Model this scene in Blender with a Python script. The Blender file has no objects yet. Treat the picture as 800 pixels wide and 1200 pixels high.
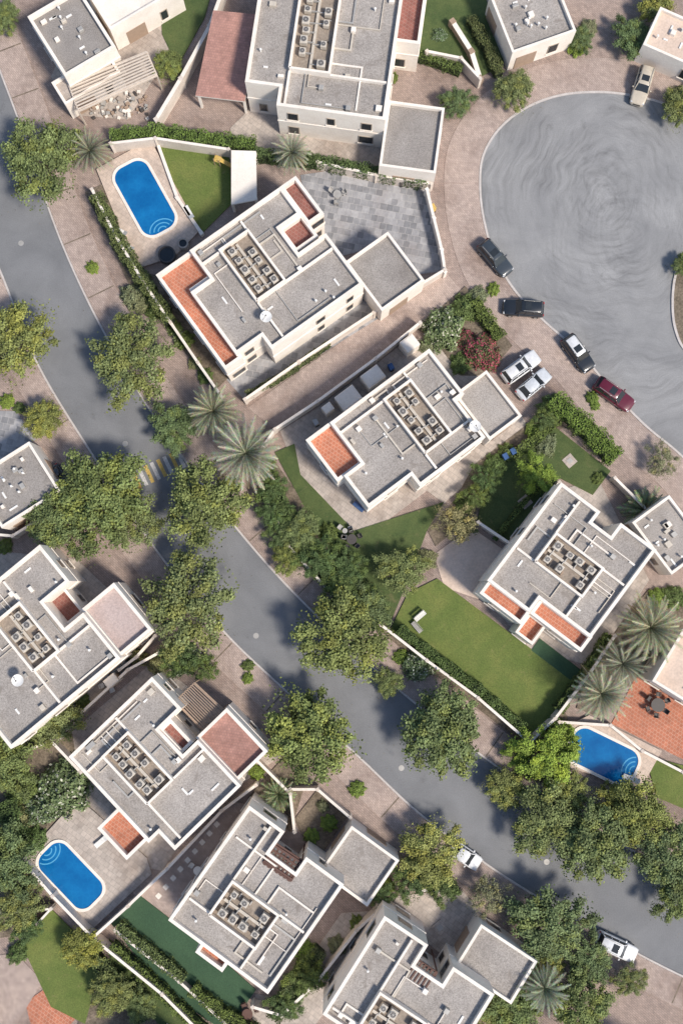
import bpy, math, random
import numpy as np
from mathutils import Vector, Matrix
random.seed(7); np.random.seed(7)
S = bpy.context.scene
H = 110.0; T = math.radians(4.5); F = 1100.0
CY = -H*math.tan(T)

def P(px, py, z=0.0):
    """survey plan units (10 per metre) of something seen at height z -> world metres"""
    a = (px-400)/F; b = (600-py)/F
    d = (a, b*math.cos(T)+math.sin(T), b*math.sin(T)-math.cos(T))
    k = (z-H)/d[2]
    return (a*k, CY+d[1]*k)

# ------------------------------------------------------------------ materials
def base(name, rough=0.9):
    m = bpy.data.materials.new(name); m.use_nodes = True
    nt = m.node_tree; b = nt.nodes['Principled BSDF']
    b.inputs['Roughness'].default_value = rough
    return m, nt, b
def nd(nt, t, **kw):
    n = nt.nodes.new(t)
    for k, v in kw.items():
        setattr(n, k, v)
    return n
def c4(c): return (c[0], c[1], c[2], 1)
def noise(nt, vec, scale, detail=4, rough=0.6, dist=0):
    n = nd(nt, 'ShaderNodeTexNoise'); n.inputs['Scale'].default_value = scale
    n.inputs['Detail'].default_value = detail; n.inputs['Roughness'].default_value = rough
    n.inputs['Distortion'].default_value = dist
    nt.links.new(vec, n.inputs['Vector']); return n.outputs['Fac']
def ramp(nt, fac, stops):
    r = nd(nt, 'ShaderNodeValToRGB')
    e = r.color_ramp.elements
    e[0].position = stops[0][0]; e[0].color = c4(stops[0][1])
    e[1].position = stops[-1][0]; e[1].color = c4(stops[-1][1])
    for s in stops[1:-1]:
        x = e.new(s[0]); x.color = c4(s[1])
    nt.links.new(fac, r.inputs['Fac']); return r.outputs['Color']
def mix(nt, a, b, fac=0.5, mode='MULTIPLY'):
    m = nd(nt, 'ShaderNodeMix', data_type='RGBA', blend_type=mode)
    if isinstance(fac, (int, float)): m.inputs[0].default_value = fac
    else: nt.links.new(fac, m.inputs[0])
    for i, v in ((6, a), (7, b)):
        if isinstance(v, tuple): m.inputs[i].default_value = c4(v)
        else: nt.links.new(v, m.inputs[i])
    return m.outputs[2]
def pos(nt):
    return nd(nt, 'ShaderNodeNewGeometry').outputs['Position']
def bump(nt, b, h, strength=0.4, dist=0.05):
    n = nd(nt, 'ShaderNodeBump'); n.inputs['Strength'].default_value = strength
    n.inputs['Distance'].default_value = dist
    nt.links.new(h, n.inputs['Height']); nt.links.new(n.outputs[0], b.inputs['Normal'])

def mottled(name, c1, c2, s1=0.3, grain=6.0, gamt=0.35, rough=0.9, spots=None, bmp=0.3, c_mid=None):
    m, nt, b = base(name, rough); v = pos(nt)
    f = noise(nt, v, s1, 6, 0.65, 0.4)
    st = [(0.32, c1), (0.68, c2)]
    if c_mid: st.insert(1, (0.5, c_mid))
    col = ramp(nt, f, st)
    g = noise(nt, v, grain, 3, 0.7)
    gc = ramp(nt, g, [(0.3, (1-gamt,)*3), (0.7, (1+gamt*0.6,)*3)])
    col = mix(nt, col, gc, 1.0)
    if spots:
        s = noise(nt, v, spots[1], 5, 0.6, 1.0)
        sr = ramp(nt, s, [(spots[2], (0, 0, 0)), (spots[2]+0.12, (1, 1, 1))])
        col = mix(nt, col, spots[0], sr, 'MIX')
    nt.links.new(col, b.inputs['Base Color'])
    if bmp: bump(nt, b, g, bmp, 0.03)
    return m

def pavers(name, ca, cb, mortar, scale=1.0, ang=0.0, bw=0.5, bh=0.25, stain=(0.55, 0.3), mott=0.9):
    m, nt, b = base(name, 0.88); v = pos(nt)
    mp = nd(nt, 'ShaderNodeMapping'); mp.inputs['Rotation'].default_value = (0, 0, ang)
    nt.links.new(v, mp.inputs['Vector'])
    br = nd(nt, 'ShaderNodeTexBrick')
    br.inputs['Color1'].default_value = c4(ca); br.inputs['Color2'].default_value = c4(cb)
    br.inputs['Mortar'].default_value = c4(mortar)
    br.inputs['Scale'].default_value = scale
    br.inputs['Brick Width'].default_value = bw; br.inputs['Row Height'].default_value = bh
    br.inputs['Mortar Size'].default_value = 0.018
    nt.links.new(mp.outputs[0], br.inputs['Vector'])
    big = ramp(nt, noise(nt, v, 0.12, 7, 0.65, 0.6), [(0.3, (stain[0]+0.08, stain[0]+0.03, stain[0])), (0.5, (0.95, .95, .95)), (0.72, (1.2, 1.18, 1.15))])
    col = mix(nt, br.outputs['Color'], big, mott)
    med = ramp(nt, noise(nt, v, 1.6, 6, 0.7), [(0.3, (0.78,)*3), (0.7, (1.15,)*3)])
    col = mix(nt, col, med, 1.0)
    nt.links.new(col, b.inputs['Base Color'])
    return m

def asphalt(name, c1, c2, swirl=None):
    m, nt, b = base(name, 0.85); v = pos(nt)
    col = ramp(nt, noise(nt, v, 0.18, 7, 0.6, 0.5), [(0.3, c1), (0.7, c2)])
    g = noise(nt, v, 9, 3, 0.7)
    col = mix(nt, col, ramp(nt, g, [(0.3, (0.82,)*3), (0.7, (1.14,)*3)]), 1.0)
    if swirl:
        for (ox, oy, sy, k, lo, hi) in ((0, 0, 0.85, 1.5, 0.68, 1.12), (3.0, -6.0, 0.7, 2.2, 0.80, 1.08)):
            sub = nd(nt, 'ShaderNodeVectorMath', operation='SUBTRACT'); sub.inputs[1].default_value = (swirl[0]+ox, swirl[1]+oy, 0)
            nt.links.new(v, sub.inputs[0])
            sc = nd(nt, 'ShaderNodeVectorMath', operation='MULTIPLY'); sc.inputs[1].default_value = (1.0, sy, 0)
            nt.links.new(sub.outputs[0], sc.inputs[0])
            ln = nd(nt, 'ShaderNodeVectorMath', operation='LENGTH'); nt.links.new(sc.outputs[0], ln.inputs[0])
            nr = nd(nt, 'ShaderNodeVectorMath', operation='NORMALIZE'); nt.links.new(sc.outputs[0], nr.inputs[0])
            wob = noise(nt, v, 0.07, 3)
            ad = nd(nt, 'ShaderNodeMath', operation='MULTIPLY_ADD'); ad.inputs[1].default_value = 7.0
            nt.links.new(wob, ad.inputs[0]); nt.links.new(ln.outputs['Value'], ad.inputs[2])
            mu = nd(nt, 'ShaderNodeMath', operation='MULTIPLY'); mu.inputs[1].default_value = k; nt.links.new(ad.outputs[0], mu.inputs[0])
            cx = nd(nt, 'ShaderNodeVectorMath', operation='SCALE'); cx.inputs['Scale'].default_value = 1.3; nt.links.new(nr.outputs[0], cx.inputs[0])
            sp = nd(nt, 'ShaderNodeSeparateXYZ'); nt.links.new(cx.outputs[0], sp.inputs[0])
            cb = nd(nt, 'ShaderNodeCombineXYZ'); nt.links.new(sp.outputs[0], cb.inputs[0]); nt.links.new(sp.outputs[1], cb.inputs[1]); nt.links.new(mu.outputs[0], cb.inputs[2])
            f = noise(nt, cb.outputs[0], 1.0, 6, 0.72)
            rc = ramp(nt, f, [(0.32, (lo,)*3), (0.5, (0.97,)*3), (0.68, (hi,)*3)])
            msk = ramp(nt, noise(nt, v, 0.11, 4, 0.6), [(0.38, (0.2,)*3), (0.6, (1,)*3)])
            col = mix(nt, col, rc, msk)
    st = ramp(nt, noise(nt, v, 0.5, 5, 0.6), [(0.27, (0.8,)*3), (0.36, (1,)*3)])
    col = mix(nt, col, st, 1.0)
    nt.links.new(col, b.inputs['Base Color'])
    bump(nt, b, g, 0.2, 0.02)
    return m

def plain(name, c, rough=0.5, metal=0.0, spec=None, coat=0):
    m, nt, b = base(name, rough)
    col = mix(nt, c, ramp(nt, noise(nt, pos(nt), 2.5, 4), [(0.3, (0.88,)*3), (0.7, (1.08,)*3)]), 1.0)
    nt.links.new(col, b.inputs['Base Color']); b.inputs['Metallic'].default_value = metal
    if coat: b.inputs['Coat Weight'].default_value = coat; b.inputs['Coat Roughness'].default_value = 0.05
    return m

def foliage(name='foliage'):
    m, nt, b = base(name, 0.7)
    at = nd(nt, 'ShaderNodeAttribute', attribute_name='Col')
    oi = nd(nt, 'ShaderNodeObjectInfo')
    tint = ramp(nt, oi.outputs['Random'], [(0, (0.82, 0.92, 0.9)), (0.5, (1, 1, 1)), (1, (1.16, 1.1, 0.85))])
    col = mix(nt, at.outputs['Color'], tint, 1.0)
    nt.links.new(col, b.inputs['Base Color'])
    b.inputs['Specular IOR Level'].default_value = 0.3
    return m

A0 = math.radians(36)
M = {}
M['ground'] = pavers('brown_pavers', (0.42, 0.32, 0.272), (0.335, 0.258, 0.222), (0.22, 0.175, 0.15), 1.0, 0.7, 0.42, 0.21)
M['sidewalk'] = pavers('pink_pavers', (0.49, 0.385, 0.33), (0.41, 0.32, 0.278), (0.28, 0.225, 0.195), 1.0, 0.9, 0.42, 0.21)
M['desert'] = mottled('sandy_ground', (0.30, 0.24, 0.19), (0.4, 0.33, 0.26), 0.05, 3, 0.2)
M['road'] = asphalt('asphalt', (0.165, 0.168, 0.174), (0.23, 0.232, 0.238))
cs = P(705, 225)
M['cul'] = asphalt('worn_asphalt', (0.225, 0.225, 0.228), (0.315, 0.312, 0.31), cs)
M['kerb'] = mottled('kerb_concrete', (0.5, 0.45, 0.42), (0.62, 0.57, 0.53), 0.8, 8, 0.2)
M['wall'] = mottled('cream_render', (0.77, 0.69, 0.605), (0.88, 0.815, 0.735), 0.5, 7, 0.1, spots=((0.6, 0.52, 0.44), 0.9, 0.68), bmp=0.1)
M['bwall'] = mottled('boundary_render', (0.58, 0.5, 0.43), (0.72, 0.64, 0.56), 0.5, 7, 0.15, bmp=0.1)
M['gravel'] = mottled('roof_gravel', (0.30, 0.27, 0.245), (0.44, 0.40, 0.365), 0.22, 8, 0.45, spots=((0.24, 0.21, 0.185), 0.45, 0.60))
M['gravel2'] = mottled('dark_roof_gravel', (0.25, 0.225, 0.205), (0.35, 0.32, 0.295), 0.3, 8, 0.4)
M['pinkroof'] = mottled('pink_roof_screed', (0.44, 0.34, 0.31), (0.52, 0.42, 0.39), 0.3, 6, 0.25)
M['terra'] = pavers('terracotta_tiles', (0.54, 0.20, 0.115), (0.46, 0.165, 0.095), (0.58, 0.38, 0.28), 1.0, A0, 0.4, 0.4, (0.65, 0.3))
M['terra2'] = pavers('dark_terracotta_tiles', (0.31, 0.12, 0.095), (0.25, 0.1, 0.08), (0.34, 0.22, 0.18), 1.0, A0, 0.4, 0.4, (0.6, 0.3))
M['shingle'] = pavers('rose_roof_tiles', (0.47, 0.25, 0.205), (0.39, 0.21, 0.17), (0.3, 0.18, 0.15), 1.0, 0.15, 0.3, 0.3)
M['slate'] = pavers('grey_slate_pavers', (0.42, 0.41, 0.415), (0.22, 0.22, 0.23), (0.46, 0.44, 0.42), 1.0, 0.2, 0.8, 0.8, (0.7, 0.3))
M['patio'] = pavers('pale_patio_pavers', (0.53, 0.455, 0.395), (0.44, 0.38, 0.33), (0.32, 0.28, 0.25), 1.0, A0, 0.6, 0.6)
M['deck'] = pavers('pool_deck_stone', (0.62, 0.50, 0.41), (0.56, 0.45, 0.37), (0.44, 0.36, 0.3), 1.0, A0, 0.5, 0.5)
M['sand'] = mottled('sandstone_slab', (0.6, 0.465, 0.37), (0.7, 0.56, 0.46), 0.4, 4, 0.15)
M['soil'] = mottled('garden_soil', (0.12, 0.095, 0.065), (0.26, 0.205, 0.15), 0.6, 5, 0.5)
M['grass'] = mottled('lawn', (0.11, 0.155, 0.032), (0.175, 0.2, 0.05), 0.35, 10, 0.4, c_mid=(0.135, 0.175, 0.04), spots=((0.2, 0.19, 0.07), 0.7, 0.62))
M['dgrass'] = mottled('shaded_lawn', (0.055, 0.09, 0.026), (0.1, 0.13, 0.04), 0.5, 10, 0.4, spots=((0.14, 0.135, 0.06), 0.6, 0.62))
M['turf'] = mottled('artificial_turf', (0.035, 0.08, 0.04), (0.05, 0.105, 0.052), 0.3, 10, 0.3)
M['white'] = plain('white_paint', (0.8, 0.78, 0.74), 0.45)
M['metal'] = plain('galvanised_metal', (0.45, 0.43, 0.40), 0.55, 0.3)
M['acbody'] = plain('ac_casing', (0.56, 0.5, 0.42), 0.6)
M['dark'] = plain('dark_metal', (0.07, 0.06, 0.055), 0.5)
M['duct'] = mottled('ac_plinth', (0.26, 0.21, 0.17), (0.37, 0.31, 0.25), 0.8, 6, 0.3)
M['wood'] = plain('weathered_wood', (0.36, 0.26, 0.19), 0.8)
M['dwood'] = plain('dark_wood', (0.12, 0.06, 0.045), 0.7)
M['glass'] = plain('window_glass', (0.03, 0.035, 0.04), 0.08)
M['frame'] = plain('window_frame', (0.42, 0.35, 0.28), 0.6)
M['yellow'] = mottled('yellow_road_paint', (0.55, 0.36, 0.08), (0.66, 0.47, 0.16), 1.5, 8, 0.4)
M['wpaint'] = mottled('white_road_paint', (0.5, 0.48, 0.46), (0.64, 0.62, 0.6), 1.5, 8, 0.4)
M['rubber'] = plain('tyre_rubber', (0.02, 0.02, 0.02), 0.8)
M['bark'] = mottled('bark', (0.14, 0.105, 0.075), (0.26, 0.205, 0.155), 2.0, 8, 0.4)
M['hedgecore'] = plain('hedge_core', (0.02, 0.032, 0.012), 0.95)
M['fol'] = foliage()
M['blue'] = plain('blue_plastic', (0.04, 0.1, 0.25), 0.5)
M['headlight'] = plain('lamp_glass', (0.6, 0.6, 0.6), 0.1)
M['tail'] = plain('tail_lamp', (0.35, 0.02, 0.02), 0.2)
def water():
    m, nt, b = base('pool_water', 0.06); v = pos(nt)
    col = ramp(nt, noise(nt, v, 0.4, 3), [(0.3, (0.004, 0.105, 0.31)), (0.7, (0.008, 0.16, 0.41))])
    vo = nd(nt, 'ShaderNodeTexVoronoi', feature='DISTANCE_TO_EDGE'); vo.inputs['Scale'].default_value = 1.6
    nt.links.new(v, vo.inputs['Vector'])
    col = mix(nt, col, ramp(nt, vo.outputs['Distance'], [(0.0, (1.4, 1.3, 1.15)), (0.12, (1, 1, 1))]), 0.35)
    nt.links.new(col, b.inputs['Base Color'])
    bump(nt, b, noise(nt, v, 2.5, 3, 0.5, 0.5), 0.15, 0.05)
    return m
M['water'] = water()
M['step'] = plain('submerged_step', (0.10, 0.38, 0.62), 0.15)

# ------------------------------------------------------------------ mesh builder
class MB:
    def __init__(s): s.v = []; s.f = []; s.m = []; s.mats = []
    def mi(s, k):
        if k not in s.mats: s.mats.append(k)
        return s.mats.index(k)
    def face(s, pts, mk):
        n = len(s.v); s.v += [tuple(p) for p in pts]; s.f.append(tuple(range(n, n+len(pts)))); s.m.append(s.mi(mk))
    def box(s, c, d, ang=0, mk='wall', ch=0.0):
        ca, sa = math.cos(ang), math.sin(ang); hx, hy, hz = d[0]/2, d[1]/2, d[2]/2
        n = len(s.v)
        for z, k in ((-hz, 0), (hz-ch, 0), (hz, ch)):
            for x, y in ((-hx+k, -hy+k), (hx-k, -hy+k), (hx-k, hy-k), (-hx+k, hy-k)):
                s.v.append((c[0]+x*ca-y*sa, c[1]+x*sa+y*ca, c[2]+z))
        fs = [(3, 2, 1, 0)]
        for l in (0, 4):
            if ch == 0 and l == 4: continue
            for i in range(4):
                j = (i+1) % 4
                if ch == 0: fs.append((i, j, 8+j, 8+i))
                else: fs.append((l+i, l+j, l+4+j, l+4+i))
        fs.append((8, 9, 10, 11))
        for f in fs: s.f.append(tuple(n+i for i in f)); s.m.append(s.mi(mk))
    def cyl(s, p0, p1, r0, r1, mk, n=10, cap=True):
        p0 = Vector(p0); p1 = Vector(p1); d = (p1-p0)
        if d.length < 1e-6: return
        d.normalize(); a = d.orthogonal().normalized(); b = d.cross(a)
        k = len(s.v)
        for p, r in ((p0, r0), (p1, r1)):
            for i in range(n):
                t = 2*math.pi*i/n; s.v.append(tuple(p+a*(r*math.cos(t))+b*(r*math.sin(t))))
        for i in range(n):
            j = (i+1) % n; s.f.append((k+i, k+j, k+n+j, k+n+i)); s.m.append(s.mi(mk))
        if cap:
            s.f.append(tuple(k+n+i for i in range(n))); s.m.append(s.mi(mk))
            s.f.append(tuple(k+n-1-i for i in range(n))); s.m.append(s.mi(mk))
    def mesh(s, name):
        me = bpy.data.meshes.new(name); me.from_pydata(s.v, [], s.f)
        for k in s.mats: me.materials.append(M[k] if k in M else bpy.data.materials[k])
        me.polygons.foreach_set('material_index', s.m); me.update(); return me
    def obj(s, name, parent=None, loc=None, rot=0):
        o = bpy.data.objects.new(name, s.mesh(name)); S.collection.objects.link(o)
        if parent: o.parent = parent
        if loc: o.location = loc
        o.rotation_euler[2] = rot
        return o
def inst(name, me, loc, rot=0, sc=1.0, parent=None):
    o = bpy.data.objects.new(name, me); S.collection.objects.link(o); o.location = loc
    o.rotation_euler[2] = rot; o.scale = sc if isinstance(sc, tuple) else (sc,)*3
    if parent: o.parent = parent
    return o
def empty(name):
    o = bpy.data.objects.new(name, None); S.collection.objects.link(o); return o

def smooth(pts, n=8, closed=False):
    out = []; N = len(pts)
    rng = range(N) if closed else range(N-1)
    for i in rng:
        g = (lambda k: pts[k % N]) if closed else (lambda k: pts[max(0, min(N-1, k))])
        p0, p1, p2, p3 = g(i-1), g(i), g(i+1), g(i+2)
        for j in range(n):
            t = j/n
            out.append(tuple(0.5*((2*p1[c])+(-p0[c]+p2[c])*t+(2*p0[c]-5*p1[c]+4*p2[c]-p3[c])*t*t+(-p0[c]+3*p1[c]-3*p2[c]+p3[c])*t**3) for c in (0, 1)))
    if not closed: out.append(pts[-1])
    return out
def area(p): return 0.5*sum(p[i][0]*p[(i+1) % len(p)][1]-p[(i+1) % len(p)][0]*p[i][1] for i in range(len(p)))
def ccw(p): return p if area(p) > 0 else p[::-1]
def inside(q, poly):
    x, y = q; r = False; j = len(poly)-1
    for i in range(len(poly)):
        xi, yi = poly[i]; xj, yj = poly[j]
        if (yi > y) != (yj > y) and x < (xj-xi)*(y-yi)/(yj-yi)+xi: r = not r
        j = i
    return r
def inset(poly, d):
    n = len(poly); out = []
    for i in range(n):
        a = Vector(poly[i-1]); b = Vector(poly[i]); c = Vector(poly[(i+1) % n])
        e1 = (b-a).normalized(); e2 = (c-b).normalized()
        n1 = Vector((-e1.y, e1.x)); n2 = Vector((-e2.y, e2.x))
        m = n1+n2; k = m.dot(n1)
        m = m/k if abs(k) > 0.2 else n1
        out.append(tuple(b+m*d))
    return out
def sheet(name, pts, z, mk, sm=False, thick=0.0):
    w = [P(x, y, z) for x, y in pts]
    if sm: w = smooth(w, 6, True)
    w = ccw(w); b = MB()
    b.face([(x, y, z) for x, y in w], mk)
    for i in range(len(w)):
        j = (i+1) % len(w)
        b.face([(w[i][0], w[i][1], z-0.12), (w[j][0], w[j][1], z-0.12), (w[j][0], w[j][1], z), (w[i][0], w[i][1], z)], mk)
    return b.obj(name)
def ribbon(b, w, width, z0, z1, mk, off=0.0, mtop=None):
    n = len(w); L = []; R = []
    for i in range(n):
        a = Vector(w[max(0, i-1)]); c = Vector(w[min(n-1, i+1)]); p = Vector(w[i])
        if 0 < i < n-1:
            e1 = (p-a).normalized(); e2 = (c-p).normalized(); n1 = Vector((-e1.y, e1.x)); n2 = Vector((-e2.y, e2.x))
            m = n1+n2; k = max(0.35, m.dot(n1)); m = m/k
        else:
            e = (c-a).normalized(); m = Vector((-e.y, e.x))
        L.append(p+m*(off+width/2)); R.append(p+m*(off-width/2))
    for i in range(n-1):
        l0, l1, r0, r1 = L[i], L[i+1], R[i], R[i+1]
        b.face([(r0.x, r0.y, z1), (r1.x, r1.y, z1), (l1.x, l1.y, z1), (l0.x, l0.y, z1)], mtop or mk)
        b.face([(r0.x, r0.y, z0), (r1.x, r1.y, z0), (r1.x, r1.y, z1), (r0.x, r0.y, z1)], mk)
        b.face([(l1.x, l1.y, z0), (l0.x, l0.y, z0), (l0.x, l0.y, z1), (l1.x, l1.y, z1)], mk)
    for k, fl in ((0, 0), (n-1, 1)):
        q = [(L[k].x, L[k].y, z0), (R[k].x, R[k].y, z0), (R[k].x, R[k].y, z1), (L[k].x, L[k].y, z1)]
        b.face(q[::-1] if fl else q, mk)

# ------------------------------------------------------------------ ground & roads
g = MB(); g.face([(-900, -900, -0.03), (900, -900, -0.03), (900, 900, -0.03), (-900, 900, -0.03)], 'desert'); g.obj('ground')
sheet('pavement', [(-500, -450), (1300, -450), (1300, 1650), (-500, 1650)], 0.0, 'ground')

redge = [(-60, -60), (-22, 30), (4, 95), (28, 160), (52, 232), (78, 300), (115, 378), (165, 465), (225, 552), (290, 636), (360, 712), (450, 795), (540, 868), (620, 926), (710, 980), (800, 1030), (900, 1075), (1100, 1150), (1300, 1190)]
ledge = [(-190, 20), (-110, 110), (-60, 190), (-22, 265), (5, 325), (45, 425), (105, 525), (185, 645), (262, 738), (335, 808), (420, 885), (495, 955), (590, 1025), (690, 1085), (800, 1143), (900, 1185), (1100, 1245), (1300, 1290)]
RW = smooth([P(*p) for p in redge], 6); LW = smooth([P(*p) for p in ledge], 6)
b = MB(); b.face([(x, y, 0.006) for x, y in ccw(RW+LW[::-1])], 'road'); b.obj('road')
cul = [(563, 215), (567, 182), (585, 152), (615, 128), (655, 113), (700, 109), (745, 114), (790, 128), (850, 165), (900, 260), (960, 420), (1000, 640), (900, 640), (850, 590), (800, 535), (755, 497), (715, 455), (680, 413), (640, 378), (605, 342), (580, 300), (567, 255)]
CW = smooth([P(*p) for p in cul], 6, True)
b = MB(); b.face([(x, y, 0.006) for x, y in ccw(CW)], 'cul'); b.obj('road')
b = MB()
ribbon(b, RW, 0.22, 0.0, 0.13, 'kerb', 0.11); ribbon(b, LW, 0.22, 0.0, 0.13, 'kerb', -0.11)
b.obj('kerb')
b = MB(); ribbon(b, CW+[CW[0]], 0.25, 0.0, 0.10, 'kerb', 0.1 if area(CW) < 0 else -0.1); b.obj('kerb')
b = MB(); ribbon(b, RW, 3.6, 0.0, 0.11, 'sidewalk', 2.05); ribbon(b, LW, 3.2, 0.0, 0.11, 'sidewalk', -1.85); b.obj('sidewalk')
b = MB(); ribbon(b, CW+[CW[0]], 4.2, 0.0, 0.05, 'sidewalk', 2.35 if area(CW) < 0 else -2.35); b.obj('sidewalk')
b = MB()
for W_, sg, wd_ in ((RW, 1, 3.4), (LW, -1, 3.0)):
    for i in range(4, len(W_)-2, 5):
        p = Vector(W_[i]); d = (Vector(W_[i+1])-p).normalized(); nm = Vector((-d.y, d.x))*sg
        ribbon(b, [tuple(p+nm*0.3), tuple(p+nm*(wd_+.3))], 0.14, 0.05, 0.114, 'soil')
b.obj('pavement_band')
isl = [(800, 305), (790, 325), (787, 355), (790, 385), (803, 412), (840, 440), (880, 400), (880, 330), (840, 295)]
sheet('traffic_island', isl, 0.14, 'soil', True)
b = MB(); iw = smooth([P(*p) for p in isl], 6, True); ribbon(b, iw+[iw[0]], 0.28, 0, 0.17, 'kerb'); b.obj('kerb')
b = MB(); d = Vector((0.9, -0.43)); nrm = Vector((0.43, 0.9))
for i in range(12):
    c = Vector((136, 574))+d*(i*8.2)
    q = [c-nrm*11, c+d*4.4-nrm*11, c+d*4.4+nrm*11, c+nrm*11]
    b.face([(*P(x, y, 0.02), 0.02) for x, y in q][::-1], 'yellow' if i % 2 else 'wpaint')
b.obj('speed_bump_marking')
sheet('driveway', [(290, 478), (440, 372), (521, 318), (545, 345), (470, 402), (325, 505)], 0.06, 'sidewalk')
for (x, y) in ((147, 520), (655, 395), (470, 900), (300, 745), (640, 1010), (25, 285)):
    b = MB(); b.cyl((0, 0, 0), (0, 0, 0.014), 0.33, 0.33, 'metal', 16); b.obj('manhole_cover', loc=(*P(x, y), 0.008))

# ------------------------------------------------------------------ yards
yards = [
 ('lawn', [(183, 163), (268, 176), (272, 238), (236, 274), (206, 236)], 'grass'),
 ('lawn', [(478, 695), (512, 678), (675, 800), (628, 868), (455, 742)], 'grass'),
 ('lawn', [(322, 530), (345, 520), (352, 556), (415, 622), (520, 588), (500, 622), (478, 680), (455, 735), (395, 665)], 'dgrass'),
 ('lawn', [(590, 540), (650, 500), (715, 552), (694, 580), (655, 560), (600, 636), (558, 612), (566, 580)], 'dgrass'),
 ('lawn', [(20, 1095), (60, 1065), (120, 1125), (100, 1200), (60, 1180)], 'grass'),
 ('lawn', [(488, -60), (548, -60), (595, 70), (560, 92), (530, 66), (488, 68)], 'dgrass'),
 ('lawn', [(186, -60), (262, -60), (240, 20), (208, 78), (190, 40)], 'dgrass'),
 ('lawn', [(755, 885), (830, 905), (830, 960), (770, 935)], 'grass'),
 ('lawn', [(632, 748), (684, 788), (672, 800), (622, 762)], 'turf'),
 ('lawn', [(130, 1082), (165, 1050), (255, 1120), (300, 1160), (265, 1210), (190, 1160)], 'turf'),
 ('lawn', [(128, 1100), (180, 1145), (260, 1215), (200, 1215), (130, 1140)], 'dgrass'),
 ('pool_deck', [(113, 198), (176, 163), (234, 270), (205, 300), (160, 315)], 'deck'),
 ('pool_deck', [(28, 1005), (92, 935), (172, 1005), (178, 1024), (103, 1094)], 'patio'),
 ('pool_deck', [(655, 855), (690, 838), (775, 880), (750, 925), (668, 900)], 'deck'),
 ('patio', [(352, 205), (400, 198), (503, 212), (505, 255), (520, 318), (482, 322), (440, 290), (400, 300), (362, 262)], 'slate'),
 ('patio', [(180, 322), (205, 318), (275, 425), (430, 345), (445, 372), (288, 470), (200, 372)], 'slate'),
 ('patio', [(328, 505), (372, 478), (478, 398), (520, 395), (600, 470), (622, 505), (562, 552), (520, 590), (500, 575), (425, 632), (350, 560)], 'patio'),
 ('patio', [(508, 650), (552, 618), (605, 655), (560, 702), (520, 688)], 'sand'),
 ('patio', [(560, 690), (620, 760), (690, 780), (720, 740), (760, 680), (700, 560), (640, 580)], 'patio'),
 ('patio', [(745, 792), (830, 842), (830, 905), (716, 848)], 'terra'),
 ('patio', [(150, 1040), (255, 935), (300, 945), (200, 1085), (165, 1055)], 'sidewalk'),
 ('patio', [(300, 1165), (330, 1170), (400, 1070), (470, 1065), (440, 1110), (370, 1200), (290, 1200)], 'patio'),
 ('patio', [(30, 1175), (62, 1152), (92, 1190), (70, 1215), (40, 1215)], 'terra'),
 ('patio', [(-30, 1120), (20, 1118), (50, 1150), (20, 1200), (-30, 1200)], 'sidewalk'),
 ('patio', [(465, 1050), (540, 1042), (568, 1075), (520, 1120), (455, 1070)], 'patio'),
 ('patio', [(-60, 640), (90, 655), (185, 745), (60, 880), (-60, 900)], 'patio'),
 ('patio', [(70, 870), (180, 775), (330, 885), (240, 950), (190, 1020), (120, 1010)], 'patio'),
 ('patio', [(270, 150), (300, 120), (510, 195), (500, 215), (270, 180)], 'patio'),
 ('patio', [(-60, 480), (20, 482), (42, 515), (0, 540), (-60, 560)], 'slate'),
 ('garden_bed', [(100, 225), (122, 215), (165, 318), (195, 325), (270, 440), (255, 455), (205, 400), (150, 330)], 'soil'),
 ('garden_bed', [(488, 385), (545, 335), (600, 405), (570, 440), (540, 440), (510, 400)], 'soil'),
 ('garden_bed', [(330, 890), (365, 895), (340, 975), (290, 935)], 'soil'),
 ('garden_bed', [(345, 960), (372, 925), (408, 955), (370, 1012)], 'soil'),
 ('garden_bed', [(-60, 860), (85, 860), (95, 930), (30, 1000), (25, 1095), (-60, 1110)], 'soil'),
 ('garden_bed', [(300, 565), (322, 540), (462, 740), (440, 735), (380, 690), (330, 640)], 'soil'),
 ('garden_bed', [(555, 545), (640, 480), (662, 500), (590, 540), (560, 600), (510, 640), (500, 620), (530, 590)], 'soil'),
 ('garden_bed', [(452, 745), (475, 745), (625, 862), (612, 872)], 'soil'),
 ('garden_bed', [(600, 875), (660, 830), (672, 860), (650, 920), (600, 910)], 'soil'),
 ('garden_bed', [(690, 780), (760, 690), (800, 690), (800, 750), (745, 795), (700, 840), (675, 830)], 'soil'),
 ('garden_bed', [(100, 1120), (130, 1140), (210, 1215), (90, 1215)], 'soil'),
]
for i, (n, pts, mk) in enumerate(yards):
    zz = 0.07+0.0004*i
    if n == 'pool_deck': zz = 0.30+0.001*i
    if n == 'garden_bed': zz = 0.115+0.0007*i
    if n == 'lawn': zz = 0.155+0.001*i
    sheet(n, pts, zz, mk)
sheet('patio', [(130, -60), (190, -60), (200, 60), (150, 140), (90, 135), (60, 90)], 0.065, 'patio')
b = MB()
for i in range(9):
    x, y = 186+i*8.5, 1050-i*10.5
    b.box((*P(x, y, 0.11), 0.10), (0.55, 0.55, 0.06), 0.8, 'wall')
for x, y in ((667, 540), (615, 588), (515, 1087)):
    b.box((*P(x, y, 0.2), 0.18), (1.3, 1.3, 0.06), 0.7, 'patio'); b.box((*P(x, y, 0.2), 0.22), (0.6, 0.6, 0.06), 0.7, 'metal')
b.obj('stepping_stones')

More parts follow.
